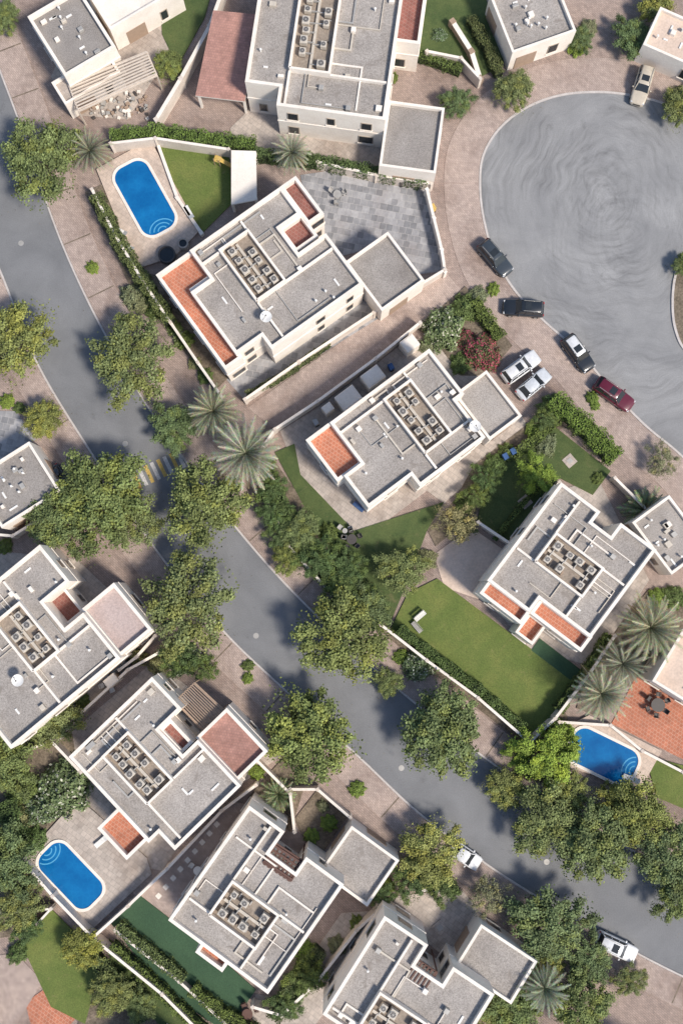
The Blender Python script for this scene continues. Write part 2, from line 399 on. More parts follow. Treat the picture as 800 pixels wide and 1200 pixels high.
# ------------------------------------------------------------------ pools
def pool(cx, cy, ang, L, W, steps):
    z = 0.36
    o = empty('swimming_pool'); c = P(cx, cy, z); a = -math.radians(ang)
    ca, sa = math.cos(a), math.sin(a)
    hl, hw = L/2, W/2
    prof = []
    r = hw*0.66
    for qx, qy, s0 in ((hl-r, hw-r, 0), (-hl+r, hw-r, 90), (-hl+r, -hw+r, 180), (hl-r, -hw+r, 270)):
        for k in range(9):
            t = math.radians(s0+k*90/8); prof.append((qx+r*math.cos(t), qy+r*math.sin(t)))
    tr = lambda p: (c[0]+p[0]*ca-p[1]*sa, c[1]+p[0]*sa+p[1]*ca)
    w = [tr(p) for p in prof]
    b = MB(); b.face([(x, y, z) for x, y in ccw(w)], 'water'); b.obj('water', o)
    b = MB(); ribbon(b, w+[w[0]], 0.34, 0.1, z+0.07, 'wall', 0.14*(-1 if area(w) > 0 else 1)); b.obj('coping', o)
    b = MB(); sg = steps
    for k, rr in enumerate((0.5, 0.95, 1.4)):
        arc = []
        for i in range(13):
            t = math.radians(-72+144*i/12)
            arc.append(tr((sg*(hl-0.1-rr*math.cos(t)), rr*1.15*math.sin(t))))
        ribbon(b, arc, 0.13, z-0.02, z+0.004+0.001*k, 'step')
    b.obj('pool_steps', o)
pool(170, 232, 61, 9.4, 4.4, 1)
pool(83, 1026, 45, 8.0, 4.0, -1)
pool(706, 886, 26, 8.0, 4.2, 1)

# ------------------------------------------------------------------ houses
def snap(w, th):
    ca, sa = math.cos(-th), math.sin(-th)
    l = [[x*ca-y*sa, x*sa+y*ca] for x, y in w]; n = len(l)
    for _ in range(2):
        for i in range(n):
            j = (i+1) % n
            dx = abs(l[i][0]-l[j][0]); dy = abs(l[i][1]-l[j][1]); k = 1 if dx > dy else 0
            m = (l[i][k]+l[j][k])/2; l[i][k] = m; l[j][k] = m
    ca, sa = math.cos(th), math.sin(th)
    return [(x*ca-y*sa, x*sa+y*ca) for x, y in l]

def ac_mesh():
    b = MB()
    b.box((0, 0, 0.08), (1.15, 0.9, 0.10), 0, 'dark')
    b.box((0, 0, 0.55), (1.1, 0.95, 0.85), 0, 'acbody', 0.04)
    b.cyl((0, 0, 0.97), (0, 0, 1.03), 0.40, 0.40, 'metal', 16)
    b.cyl((0, 0, 1.0), (0, 0, 1.036), 0.34, 0.34, 'dark', 16)
    for k in range(4):
        a = k*math.pi/4; b.box((0, 0, 1.045), (0.7, 0.035, 0.012), a, 'metal')
    b.cyl((0, 0, 1.0), (0, 0, 1.07), 0.1, 0.08, 'metal', 8)
    return b.mesh('ac_unit')
AC = ac_mesh()
def dish_mesh():
    b = MB(); n = 16
    rings = [(r, 0.35*r*r) for r in (0.0, 0.2, 0.4, 0.55)]
    for i in range(1, len(rings)):
        for k in range(n):
            t0, t1 = 2*math.pi*k/n, 2*math.pi*(k+1)/n; r0, z0 = rings[i-1]; r1, z1 = rings[i]
            b.face([(r0*math.cos(t0), r0*math.sin(t0), 1+z0), (r1*math.cos(t0), r1*math.sin(t0), 1+z1), (r1*math.cos(t1), r1*math.sin(t1), 1+z1), (r0*math.cos(t1), r0*math.sin(t1), 1+z0)], 'white')
    b.cyl((0, 0, 0), (0, 0, 1), 0.04, 0.04, 'metal', 6); b.cyl((0.5, 0, 1.1), (0, 0, 1.55), 0.02, 0.02, 'dark', 5); b.box((0, 0, 1.55), (0.1, 0.1, 0.12), 0, 'dark')
    return b.mesh('satellite_dish')
DISH = dish_mesh()

def villa(th_img, pieces, ac=None, name='villa', seed=0, extras=()):
    rnd = random.Random(seed); th = -math.radians(th_img); e = empty(name)
    W = MB(); polys = []
    for pi, (pts, zt, dr, fm) in enumerate(pieces):
        w = ccw(snap([P(x, y, zt) for x, y in pts], th))
        pw = 0.36 if zt > 5 else 0.3
        polys.append((w, zt))
        wi = inset(w, pw); n = len(w); zf = zt-dr
        for i in range(n):
            j = (i+1) % n; a, c = w[i], w[j]; ai, ci = wi[i], wi[j]
            W.face([(*a, 0), (*c, 0), (*c, zt), (*a, zt)], 'wall')
            W.face([(*a, zt), (*c, zt), (*ci, zt), (*ai, zt)], 'wall')
            W.face([(*ai, zt), (*ci, zt), (*ci, zf), (*ai, zf)], 'wall')
        W.face([(*p, zf) for p in wi], fm)
        if zt > 5:
            wo = inset(w, -0.07)
            for i in range(n):
                j = (i+1) % n
                W.face([(*wo[i], 3.35), (*wo[j], 3.35), (*wo[j], 3.55), (*wo[i], 3.55)], 'wall')
                W.face([(*wo[i], 3.55), (*wo[j], 3.55), (*w[j], 3.57), (*w[i], 3.57)], 'wall')
    W.obj('walls_and_roof', e)
    G = MB()
    for k, (w, zt) in enumerate(polys):
        n = len(w)
        for i in range(n):
            a = Vector(w[i]); c = Vector(w[(i+1) % n]); L = (c-a).length
            if L < 2.0: continue
            d = (c-a)/L; nm = Vector((d.y, -d.x)); ang = math.atan2(d.y, d.x)
            cnt = max(1, int(L/3.6))
            for q in range(cnt):
                p = a+d*(L*(q+0.5+rnd.uniform(-.12, .12))/cnt)
                for zc, hh in ((1.6, 1.4), (4.8, 1.3)):
                    if zc+hh/2+0.9 > zt: continue
                    t = p+nm*0.6
                    if any(inside(tuple(t), w2) and z2 > zc-0.8 for w2, z2 in polys): continue
                    if rnd.random() < 0.2: continue
                    ww = rnd.choice((0.8, 1.1, 1.6))
                    if zt < 5 and L > 4.5 and zc < 2 and q == 0:
                        ww = 2.6; hh2 = 2.3
                        G.box((p.x+nm.x*0.02, p.y+nm.y*0.02, 1.15), (ww, 0.10, hh2), ang, 'wood'); continue
                    G.box((p.x, p.y, zc), (ww+0.2, 0.12, hh+0.2), ang, 'frame')
                    G.box((p.x, p.y, zc), (ww, 0.16, hh), ang, 'glass')
                    G.box((p.x, p.y, zc-hh/2-0.14), (ww+0.4, 0.34, 0.08), ang, 'wall')
    if G.v: G.obj('windows_and_doors', e)
    w, zt = polys[0]; zf = zt-pieces[0][2]; wi = inset(w, 0.75)
    u = Vector((math.cos(th), math.sin(th))); v = Vector((-u.y, u.x))
    B = MB()
    if ac:
        aw = ccw(snap([P(x, y, zf+0.9) for x, y in ac], th))
        ribbon(B, aw+[aw[0]], 0.26, zf, zf+0.9, 'wall', 0.0)
        B.face([(*p, zf+0.12) for p in inset(aw, 0.1)], 'duct')
        cx = sum(p[0] for p in aw)/4; cy = sum(p[1] for p in aw)/4; c = Vector((cx, cy))
        e1 = Vector(aw[1])-Vector(aw[0]); e2 = Vector(aw[2])-Vector(aw[1])
        if e1.length < e2.length: e1, e2 = e2, e1
        n1 = max(2, int((e1.length-0.6)/1.25)); d1 = e1.normalized(); d2 = e2.normalized()
        ribbon(B, [tuple(c-d1*(e1.length/2-0.4)), tuple(c+d1*(e1.length/2-0.4))], 0.3, zf+0.1, zf+0.42, 'acbody')
        for i in range(n1):
            for s in (-1, 1):
                if rnd.random() < 0.15: continue
                q = c+d1*((i+0.5+rnd.uniform(-.12, .12))/n1-0.5)*(e1.length-0.7)+d2*s*(e2.length*0.25+rnd.uniform(-.12, .12))
                inst('ac_unit', AC, (q.x, q.y, zf+0.14), math.atan2(d1.y, d1.x)+rnd.choice((0, math.pi/2)), rnd.uniform(0.68, 0.9), e)
                ribbon(B, [tuple(q), tuple(c+d1*(q-c).dot(d1))], 0.1, zf+0.2, zf+0.5, 'metal')
                ribbon(B, [tuple(q+d1*.6), tuple(q+d1*.6+d2*s*.5)], 0.12, zf+0.13, zf+0.4, rnd.choice(('dark', 'wood', 'metal')))
        for k, (st, dr) in enumerate(((Vector(aw[0]), -1), (Vector(aw[2]), 1), (Vector(aw[1]), 1), (Vector(aw[3]), -1))):
            ax = d1 if k < 2 else d2
            sgn = 1 if (st-c).dot(ax) > 0 else -1
            q = st.copy(); L = 0
            while inside(tuple(q+ax*sgn*0.3), inset(w, 0.3)) and L < 12: q += ax*sgn*0.3; L += 0.3
            if L > 0.6: ribbon(B, [tuple(st+ax*sgn*0.14), tuple(q)], 0.24, zf, zf+0.45, 'wall')
        for k in range(8):
            ax, bx = (d1, d2) if k % 2 else (d2, d1); sg = rnd.choice((-1, 1)); sb = rnd.choice((-1, 1))
            q = c+ax*sg*(e1.length if ax is d1 else e2.length)*0.5+bx*rnd.uniform(-1, 1)*0.8*(e2.length if ax is d1 else e1.length)*0.45
            pts = [tuple(q)]; L = 0; tgt = rnd.uniform(1, 5)
            while inside(tuple(q+ax*sg*0.2), wi) and L < tgt: q = q+ax*sg*0.2; L += 0.2
            pts.append(tuple(q)); L = 0; tgt = rnd.uniform(1, 6)
            while inside(tuple(q+bx*sb*0.2), wi) and L < tgt: q = q+bx*sb*0.2; L += 0.2
            if L > 0.4: pts.append(tuple(q))
            if (Vector(pts[0])-Vector(pts[1])).length > 0.4:
                ribbon(B, pts, rnd.choice((0.08, 0.1, 0.2)), zf+0.04, zf+0.16+0.013*k, rnd.choice(('metal', 'wall', 'acbody')))
                if rnd.random() < 0.5: B.box((*pts[-1], zf+0.28), (0.55, 0.55, 0.5), th, rnd.choice(('wall', 'metal')), 0.03)
    xs = [p[0] for p in w]; ys = [p[1] for p in w]; cnt = 0
    while cnt < 14:
        q = (rnd.uniform(min(xs), max(xs)), rnd.uniform(min(ys), max(ys)))
        if not inside(q, wi): continue
        cnt += 1
        if ac and inside(q, inset(aw, -0.6)): continue
        r = rnd.random()
        if r < 0.35: B.box((*q, zf+0.2), (rnd.uniform(.3, .8), rnd.uniform(.3, .7), 0.4), th, rnd.choice(('wall', 'metal', 'acbody')), 0.03)
        elif r < 0.7: B.cyl((*q, zf), (*q, zf+0.5), 0.09, 0.09, 'white', 8); B.cyl((*q, zf+0.5), (*q, zf+0.58), 0.16, 0.12, 'white', 8)
        else: B.box((*q, zf+0.06), (rnd.uniform(.5, 1.1), 0.22, 0.1), th+rnd.choice((0, 1.57)), 'white')
    B.obj('roof_services', e)
    for (x, y) in extras:
        inst('satellite_dish', DISH, (*P(x, y, zf+1), zf), rnd.uniform(0, 6), 1.2, e)
    return e

ZM = 6.9
HB = [([(222, 293), (330, 218), (352, 250), (329, 267), (349, 296), (384, 272), (424, 334), (318, 409), (307, 394), (276, 416), (224, 342), (246, 326)], ZM, 0.6, 'gravel'),
      ([(185, 321), (226, 291), (250, 323), (228, 339), (281, 416), (264, 438)], ZM-0.7, 0.8, 'terra'),
      ([(328, 219), (346, 206), (380, 250), (361, 263)], ZM-0.5, 0.8, 'terra2'),
      ([(326, 268), (354, 250), (372, 276), (347, 296)], ZM-0.6, 0.9, 'terra2'),
      ([(405, 305), (455, 272), (497, 328), (446, 366)], 4.2, 0.5, 'gravel2')]
villa(-36, HB, [(257, 293), (290, 270), (334, 327), (302, 352)], seed=1, extras=((312, 372),))
HC = [([(388, 495), (503, 407), (543, 462), (535, 468), (568, 512), (492, 571), (481, 556), (433, 596), (402, 558), (421, 543)], ZM, 0.6, 'gravel'),
      ([(357, 515), (390, 493), (424, 542), (396, 565)], ZM-0.5, 0.8, 'terra'),
      ([(533, 461), (571, 433), (610, 488), (572, 517)], 4.4, 0.5, 'gravel')]
villa(-37, HC, [(452, 466), (483, 444), (527, 509), (496, 532)], seed=2, extras=((556, 500),))
HD = [([(655, 563), (703, 600), (694, 612), (715, 628), (728, 612), (768, 645), (692, 748), (632, 703), (620, 718), (573, 682)], ZM, 0.6, 'gravel'),
      ([(575, 680), (622, 716), (610, 732), (560, 694)], ZM-0.5, 0.8, 'terra'),
      ([(634, 701), (694, 746), (681, 764), (620, 719)], ZM-0.5, 0.8, 'terra'),
      ([(620, 718), (640, 733), (624, 756), (603, 741)], ZM-2.5, 0.8, 'terra')]
villa(37.5, HD, [(652, 626), (707, 666), (682, 698), (626, 658)], seed=3)
HE = [([(83, 885), (178, 793), (213, 830), (187, 855), (214, 884), (232, 867), (283, 921), (205, 996), (186, 977), (172, 990)], ZM, 0.6, 'gravel'),
      ([(228, 867), (265, 829), (313, 879), (281, 915)], ZM-1.2, 0.6, 'shingle'),
      ([(186, 856), (200, 842), (226, 870), (213, 884)], ZM-0.6, 0.8, 'terra2'),
      ([(114, 970), (142, 944), (176, 982), (148, 1008)], ZM-0.8, 0.8, 'terra')]
villa(-44, HE, [(120, 886), (150, 860), (203, 914), (172, 942)], seed=4)
HF = [([(291, 944), (334, 974), (316, 1000), (346, 1022), (360, 1003), (401, 1037), (318, 1162), (195, 1083)], ZM, 0.6, 'gravel'),
      ([(376, 1018), (413, 967), (468, 1010), (427, 1065)], 4.2, 0.5, 'gravel'),
      ([(238, 1104), (268, 1126), (262, 1140), (228, 1116)], ZM-0.3, 0.8, 'terra')]
villa(35.5, HF, [(272, 1034), (326, 1072), (300, 1112), (245, 1073)], seed=5)
HG = [([(452, 1075), (502, 1107), (486, 1132), (518, 1153), (531, 1133), (580, 1166), (520, 1260), (365, 1205)], ZM, 0.6, 'gravel'),
      ([(563, 1084), (630, 1126), (598, 1178), (533, 1132)], 4.2, 0.5, 'gravel')]
villa(33, HG, [(445, 1165), (500, 1200), (475, 1240), (420, 1205)], seed=6)
HI = [([(-80, 745), (45, 637), (82, 680), (52, 706), (76, 736), (97, 718), (142, 771), (5, 884)], ZM, 0.6, 'gravel'),
      ([(94, 716), (136, 680), (176, 740), (142, 768)], ZM-1.2, 0.6, 'pinkroof'),
      ([(50, 706), (74, 686), (98, 716), (76, 736)], ZM-2.2, 0.8, 'terra2')]
villa(-40, HI, [(-5, 730), (22, 706), (68, 762), (38, 788)], seed=7, extras=((22, 797),))
HA = [([(308, -40), (474, -18), (451, 141), (324, 123), (327, 101), (287, 96)], ZM, 0.6, 'gravel'),
      ([(456, 117), (522, 127), (509, 204), (443, 193)], 4.4, 0.5, 'gravel2'),
      ([(460, -30), (502, -24), (492, 52), (450, 46)], ZM-1, 0.8, 'terra2')]
villa(8, HA, [(352, -25), (400, -18), (386, 86), (342, 78)], seed=8)
villa(-32, [([(38, 20), (96, -22), (132, 62), (70, 88)], 5.6, 0.6, 'gravel2'), ([(98, -30), (195, -60), (206, -2), (118, 32)], 4.4, 0.5, 'wall'), ([(62, 90), (128, 62), (135, 76), (78, 134)], 3.4, 0.4, 'patio')], seed=9)
villa(-20, [([(573, -5), (648, -32), (672, 30), (603, 68)], 3.8, 0.5, 'gravel')], name='garage_building', seed=10)
villa(25, [([(752, 48), (775, 10), (850, 40), (830, 90)], 3.6, 0.4, 'sand')], name='garage_building', seed=11)
villa(-36, [([(735, 612), (785, 583), (830, 640), (790, 672)], 4.0, 0.5, 'gravel')], name='garage_building', seed=12)
villa(32, [([(800, 735), (900, 800), (860, 860), (765, 797)], 5.0, 0.7, 'sand')], seed=13)
villa(-33, [([(-40, 560), (37, 520), (70, 575), (6, 618), (-10, 600)], 4.2, 0.5, 'gravel2')], name='garage_building', seed=14)
# neighbouring villas beyond the plot edge
def sh(pcs, dx, dy): return [([(x+dx, y+dy) for x, y in p], z, d, m) for p, z, d, m in pcs]
villa(35.5, sh(HF, -110, 290), [(162, 1324), (216, 1362), (190, 1402), (135, 1363)], seed=21)
villa(33, sh(HG, 330, 190), [(775, 1355), (830, 1390), (805, 1430), (750, 1395)], seed=22)
def slab_roof(name, pts, z0, z1, mk, posts=True):
    b = MB(); w = [P(x, y, z) for (x, y), z in zip(pts, (z0, z0, z1, z1))]
    zz = (z0, z0, z1, z1)
    top = [(*p, z) for p, z in zip(w, zz)]; bot = [(p[0], p[1], p[2]-0.2) for p in top]
    b.face(top, mk)
    for i in range(4): j = (i+1) % 4; b.face([bot[i], bot[j], top[j], top[i]], 'wall')
    b.face(bot[::-1], 'wall')
    c = Vector((sum(p[0] for p in w)/4, sum(p[1] for p in w)/4))
    for p, z in zip(w, zz):
        q = Vector(p)+(c-Vector(p))*0.08; b.box((q.x, q.y, (z-0.2)/2), (0.3, 0.3, z-0.2), 0, 'wall')
    return b.obj(name)
slab_roof('tiled_carport', [(250, 12), (303, 17), (287, 119), (229, 112)], 4.2, 3.4, 'shingle')
slab_roof('garden_shed', [(271, 176), (300, 177), (301, 234), (271, 240)], 2.7, 2.5, 'wall')
def pergola(pts, z, mk, n, name='pergola'):
    b = MB(); w = [Vector((*P(x, y, z), z)) for x, y in pts]
    for p in w: b.box((p.x, p.y, z/2-0.1), (0.16, 0.16, z-0.2), 0, mk)
    for i in range(4):
        j = (i+1) % 4; ribbon(b, [tuple(w[i][:2]), tuple(w[j][:2])], 0.16, z-0.2, z-0.02-0.003*i, mk)
    for i in range(n):
        t = (i+0.5)/n; a = w[0].lerp(w[1], t); c = w[3].lerp(w[2], t)
        ribbon(b, [(a.x, a.y), (c.x, c.y)], max(0.08, (w[1]-w[0]).length/n*0.45), z-0.015, z+0.08, mk)
    return b.obj(name)
M['louvre'] = plain('cream_louvre', (0.62, 0.53, 0.44), 0.7)
pergola([(172, 60), (184, 88), (92, 130), (80, 98)], 3.4, 'louvre', 9)
pergola([(205, 822), (228, 800), (262, 832), (238, 856)], 4.5, 'wood', 12)
pergola([(320, 988), (354, 1010), (340, 1034), (307, 1012)], 6.3, 'dwood', 7)
pergola([(321, 987), (308, 1011), (341, 1033), (355, 1009)], 6.45, 'dwood', 5)
pergola([(488, 1124), (512, 1140), (500, 1160), (474, 1143)], 6.3, 'dwood', 6)

# ------------------------------------------------------------------ walls & fences
def wall(pts, h=2.1, w=0.22, mk='bwall', sm=False, name='boundary_wall'):
    q = [P(x, y, h) for x, y in pts]
    if sm: q = smooth(q, 6)
    b = MB(); ribbon(b, q, w, 0, h, mk); ribbon(b, q, w+0.08, h, h+0.06, 'wall')
    for p in q[::1 if not sm else 6]: b.box((*p, h/2+0.06), (w+0.16, w+0.16, h+0.12), 0.6, mk)
    return b.obj(name)
wall([(268, -30), (246, 30), (212, 92), (183, 140)], w=0.35)
wall([(130, 168), (182, 162), (268, 175)])
wall([(108, 222), (135, 275), (168, 330), (200, 378), (232, 425), (262, 468)])
wall([(183, 163), (208, 232), (236, 273)], 0.6, 0.3, 'wall')
wall([(500, 222), (508, 255), (517, 292), (521, 318)], 1.8, 0.25, 'wall', True)
wall([(287, 468), (350, 424), (438, 366), (521, 316)], 2.0)
wall([(322, 503), (372, 470), (440, 420), (492, 378)], 2.0)
wall([(322, 503), (305, 528), (302, 560), (338, 640), (385, 692), (446, 732)], 1.7, 0.2)
wall([(446, 732), (500, 774), (560, 818), (620, 870), (650, 842), (690, 790), (720, 745)], 2.0)
wall([(655, 846), (715, 850), (752, 880), (800, 905)], 0.9)
wall([(560, 612), (602, 640), (655, 565)], 1.8)
wall([(70, 865), (85, 845), (150, 785), (186, 765)], 1.9)
wall([(0, 892), (60, 868), (95, 905)], 1.9)
wall([(26, 1008), (62, 1050), (110, 1100), (190, 1165), (235, 1210)], 1.9)
wall([(110, 1098), (150, 1062), (196, 1018), (260, 950), (300, 920)], 1.9)
wall([(135, 1090), (210, 1150), (270, 1205)], 1.2, 0.2)
wall([(296, 1180), (330, 1190), (372, 1150), (418, 1090), (440, 1070)], 1.9)
wall([(340, 925), (372, 925), (410, 958)], 1.6)
wall([(300, 890), (340, 930), (345, 975)], 1.6)
wall([(500, 60), (540, 68), (562, 92)], 1.9)
wall([(530, 25), (552, 60), (562, 92)], 1.2, 0.5, 'wood')
wall([(-20, 625), (15, 628), (60, 600)], 1.9)
wall([(182, 745), (160, 770), (140, 785)], 1.6)
wall([(0, 1070), (60, 1065), (28, 1100)], 1.4)
wall([(480, 1042), (520, 1045)], 1.2)
wall([(372, 190), (440, 205), (505, 215)], 1.9)
wall([(720, 560), (760, 600)], 1.7)
for (x, y, a, sx, sy, h) in ((408, 466, -37, 2.6, 2.0, 2.6), (437, 441, -37, 2.4, 1.8, 2.8), (480, 402, -37, 1.8, 1.6, 2.6), (384, 478, -37, 1.2, 1.0, 2.2), (92, 1112, 40, 1.4, 1.0, 2.0), (130, 798, -40, 1.5, 1.1, 2.4)):
    b = MB(); b.box((0, 0, h/2), (sx, sy, h), 0, 'wall', 0.05); b.box((0, 0, h+0.02), (sx-0.3, sy-0.3, 0.06), 0, 'wall')
    b.box((sx/2, 0, 1.05), (0.08, 0.8, 2.0), 0, 'wood')
    b.obj('utility_shed', loc=(*P(x, y, h), 0), rot=-math.radians(a))

# ------------------------------------------------------------------ vegetation
def rnorm(a): return a/np.maximum(np.linalg.norm(a, axis=1, keepdims=True), 1e-6)
def leaves_mesh(name, Pn, N, Sz, C, mb=None, wr=0.36):
    n = len(Pn); N = rnorm(N); r = np.random.normal(size=(n, 3)); t = rnorm(np.cross(N, r)); bb = np.cross(N, t)
    s = Sz[:, None]; wv = wr
    v = np.stack([Pn-t*s*0.5, Pn-bb*s*wv, Pn+t*s*0.5, Pn+bb*s*wv], axis=1).reshape(-1, 3)
    mb = mb or MB(); k0 = len(mb.v)
    verts = list(mb.v)+v.tolist()
    faces = list(mb.f)+[(k0+4*i, k0+4*i+1, k0+4*i+2, k0+4*i+3) for i in range(n)]
    me = bpy.data.meshes.new(name); me.from_pydata(verts, [], faces)
    mats = list(mb.mats)+['fol']
    for k in mats: me.materials.append(M[k])
    me.polygons.foreach_set('material_index', list(mb.m)+[len(mats)-1]*n)
    ca = me.color_attributes.new('Col', 'FLOAT_COLOR', 'POINT')
    col = np.ones((len(verts), 4)); col[k0:, :3] = np.repeat(C, 4, axis=0)
    ca.data.foreach_set('color', col.ravel()); me.update(); return me

def tree_mesh(name, R, seed, c_in, c_out, nclump=46, per=230, ls=(0.2, 0.38), zf=0.5, trunk=2.0, dens=1.0):
    np.random.seed(seed); rnd = random.Random(seed); mb = MB()
    top = Vector((rnd.uniform(-.3, .3), rnd.uniform(-.3, .3), trunk))
    mb.cyl((0, 0, -0.2), top, 0.26*R/5+0.05, 0.17*R/5+0.04, 'bark', 8, False)
    ph = [rnd.uniform(0, 6.28) for _ in range(4)]
    rad = lambda t: 1+0.12*math.sin(2*t+ph[0])+0.11*math.sin(3*t+ph[1])+0.10*math.sin(5*t+ph[2])+0.08*math.sin(8*t+ph[3])
    PP = []; NN = []; SS = []; CC = []
    mains = []
    for i in range(6):
        t = i*1.047+rnd.uniform(-.3, .3); q = Vector((math.cos(t)*R*0.4, math.sin(t)*R*0.4, trunk+R*zf*rnd.uniform(0.4, 0.9)))
        mb.cyl(top, q, 0.12*R/5, 0.06*R/5, 'bark', 5, False); mains.append(q)
    for i in range(nclump):
        t = i*2.39996+rnd.uniform(-.4, .4); f = math.sqrt((i+0.5)/nclump)*rnd.uniform(0.85, 1.1)
        rr = R*0.88*f*rad(t); dome = math.sqrt(max(0, 1-min(1, f)**2*0.85))
        z = trunk+R*zf*(0.25+1.05*dome)+rnd.uniform(-.7, .35)*R*0.2
        c = Vector((rr*math.cos(t), rr*math.sin(t), z)); cr = R*rnd.uniform(0.09, 0.19)
        m = min(mains, key=lambda q: (q-c).length); mb.cyl(m, c, 0.05*R/5, 0.015, 'bark', 4, False)
        n = int(per*dens*rnd.uniform(0.7, 1.2)*(cr/(0.15*R))**1.5)
        d = rnorm(np.random.normal(size=(n, 3))); rad2 = cr*np.random.uniform(0.1, 1.0, n)**0.5*(1+0.25*np.random.normal(size=n))
        # clumps stretched outward along their branch
        ax = np.array([math.cos(t), math.sin(t), 0.1])
        off = d*rad2[:, None]*np.array([1.0, 1.0, 0.65]); off = off+ax[None]*(off@ax)[:, None]*0.45
        pp = np.array(c)+off
        tint = rnd.uniform(0.7, 1.28)
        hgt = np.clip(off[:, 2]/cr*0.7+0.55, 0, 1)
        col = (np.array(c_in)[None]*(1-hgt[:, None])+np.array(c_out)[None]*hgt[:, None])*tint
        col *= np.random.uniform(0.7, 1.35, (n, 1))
        if rnd.random() < 0.3: col *= np.array([1.2, 1.1, 0.85])
        PP.append(pp); NN.append(d*0.7+np.array([0, 0, 0.9])+np.random.normal(size=(n, 3))*0.5); SS.append(np.random.uniform(ls[0], ls[1], n)); CC.append(col)
    n = int(900*dens); t = np.random.uniform(0, 6.283, n); rv = np.array([rad(a) for a in t])
    f = np.random.uniform(0.3, 1.06, n); x = R*rv*f*np.cos(t)*0.95; y = R*rv*f*np.sin(t)*0.95
    z = trunk+R*zf*(0.15+0.7*np.sqrt(np.clip(1-f**2*0.85, 0, 1)))+np.random.normal(size=n)*0.3
    PP.append(np.stack([x, y, z], 1)); NN.append(np.random.normal(size=(n, 3))*.6+np.array([0, 0, 1])); SS.append(np.random.uniform(ls[0], ls[1], n)); CC.append(np.array(c_out)[None]*np.random.uniform(0.5, 1.0, (n, 1)))
    return leaves_mesh(name, np.concatenate(PP), np.concatenate(NN), np.concatenate(SS), np.concatenate(CC), mb)

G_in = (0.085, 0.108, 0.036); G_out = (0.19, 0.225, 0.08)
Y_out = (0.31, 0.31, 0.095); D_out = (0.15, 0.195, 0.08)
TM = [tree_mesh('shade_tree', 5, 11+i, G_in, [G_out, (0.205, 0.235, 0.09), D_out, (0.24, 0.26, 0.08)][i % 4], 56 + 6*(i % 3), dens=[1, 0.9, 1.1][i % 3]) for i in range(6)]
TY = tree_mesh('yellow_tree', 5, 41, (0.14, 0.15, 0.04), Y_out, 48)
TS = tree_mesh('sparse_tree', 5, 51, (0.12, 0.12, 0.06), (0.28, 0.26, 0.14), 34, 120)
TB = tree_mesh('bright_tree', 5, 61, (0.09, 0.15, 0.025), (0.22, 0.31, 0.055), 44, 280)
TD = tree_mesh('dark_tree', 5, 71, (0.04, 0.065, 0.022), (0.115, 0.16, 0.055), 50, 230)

def put_tree(x, y, dia, me=None, z=None, name='shade_tree', f=0.9):
    me = me or random.choice(TM); s = dia/100*f
    if z is None: z = 3.9*s
    px, py = P(x, y, z); zs = s*random.uniform(0.9, 1.05)
    inst(name, me, (px, py, 0.05), random.uniform(0, 6.28), (s*random.uniform(.95, 1.05), s*random.uniform(.95, 1.05), zs))

big = [(48, 185, 112, 0), (18, 398, 106, 3), (155, 420, 114, 1), (50, 491, 56, 3), (118, 582, 122, 2), (72, 608, 92, 2), (150, 608, 78, 1), (204, 500, 66, 2), (240, 590, 114, 0), (222, 708, 118, 1),
       (400, 747, 112, 0), (362, 862, 116, 3), (518, 857, 108, 5), (470, 668, 66, 4), (640, 965, 92, 0), (696, 988, 95, 5), (664, 928, 58, 3), (748, 955, 88, 0), (782, 1005, 86, 2), (720, 942, 60, 3), (592, 925, 56, 3),
       (644, 1085, 96, 2), (690, 1126, 60, 2), (678, 1180, 80, 2), (600, 1180, 70, 4), (602, 104, 56, 5), (535, 120, 46, 2), (740, 42, 54, 2), (768, 8, 52, 3), (795, 125, 50, 5),
       (60, 838, 80, 5), (5, 895, 86, 2), (8, 1010, 88, 2), (24, 1062, 62, 1), (96, 1112, 56, 3), (130, 1165, 54, 5), (165, 1178, 42, 2), (5, 20, 46, 5), (196, 76, 46, 3), (680, 46, 36, 2), (800, 310, 32, 5),
       (455, 800, 38, 0), (738, 1150, 40, 1), (795, 1050, 64, 2), (430, 715, 62, 2), (352, 622, 56, 5), (338, 655, 42, 0), (640, 1130, 50, 3)]
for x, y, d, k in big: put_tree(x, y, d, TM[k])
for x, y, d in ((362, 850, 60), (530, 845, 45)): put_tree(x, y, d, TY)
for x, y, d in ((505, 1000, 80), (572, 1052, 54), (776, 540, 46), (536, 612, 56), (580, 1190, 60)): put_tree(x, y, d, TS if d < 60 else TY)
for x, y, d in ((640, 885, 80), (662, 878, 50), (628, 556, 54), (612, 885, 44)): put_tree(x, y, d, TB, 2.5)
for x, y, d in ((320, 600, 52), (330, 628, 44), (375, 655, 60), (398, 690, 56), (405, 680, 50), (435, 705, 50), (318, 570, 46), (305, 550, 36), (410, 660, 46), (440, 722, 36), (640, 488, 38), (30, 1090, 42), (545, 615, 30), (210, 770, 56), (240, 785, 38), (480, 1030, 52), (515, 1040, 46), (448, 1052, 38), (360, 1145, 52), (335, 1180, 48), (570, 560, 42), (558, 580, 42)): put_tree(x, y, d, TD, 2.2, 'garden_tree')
for x, y, d in ((-70, 250, 100), (-110, 450, 100), (870, 60, 90), (900, 1000, 100), (900, 1220, 100), (-60, 1200, 90), (880, 720, 80), (330, -80, 90), (60, -80, 80), (680, 1290, 90)): put_tree(x, y, d)

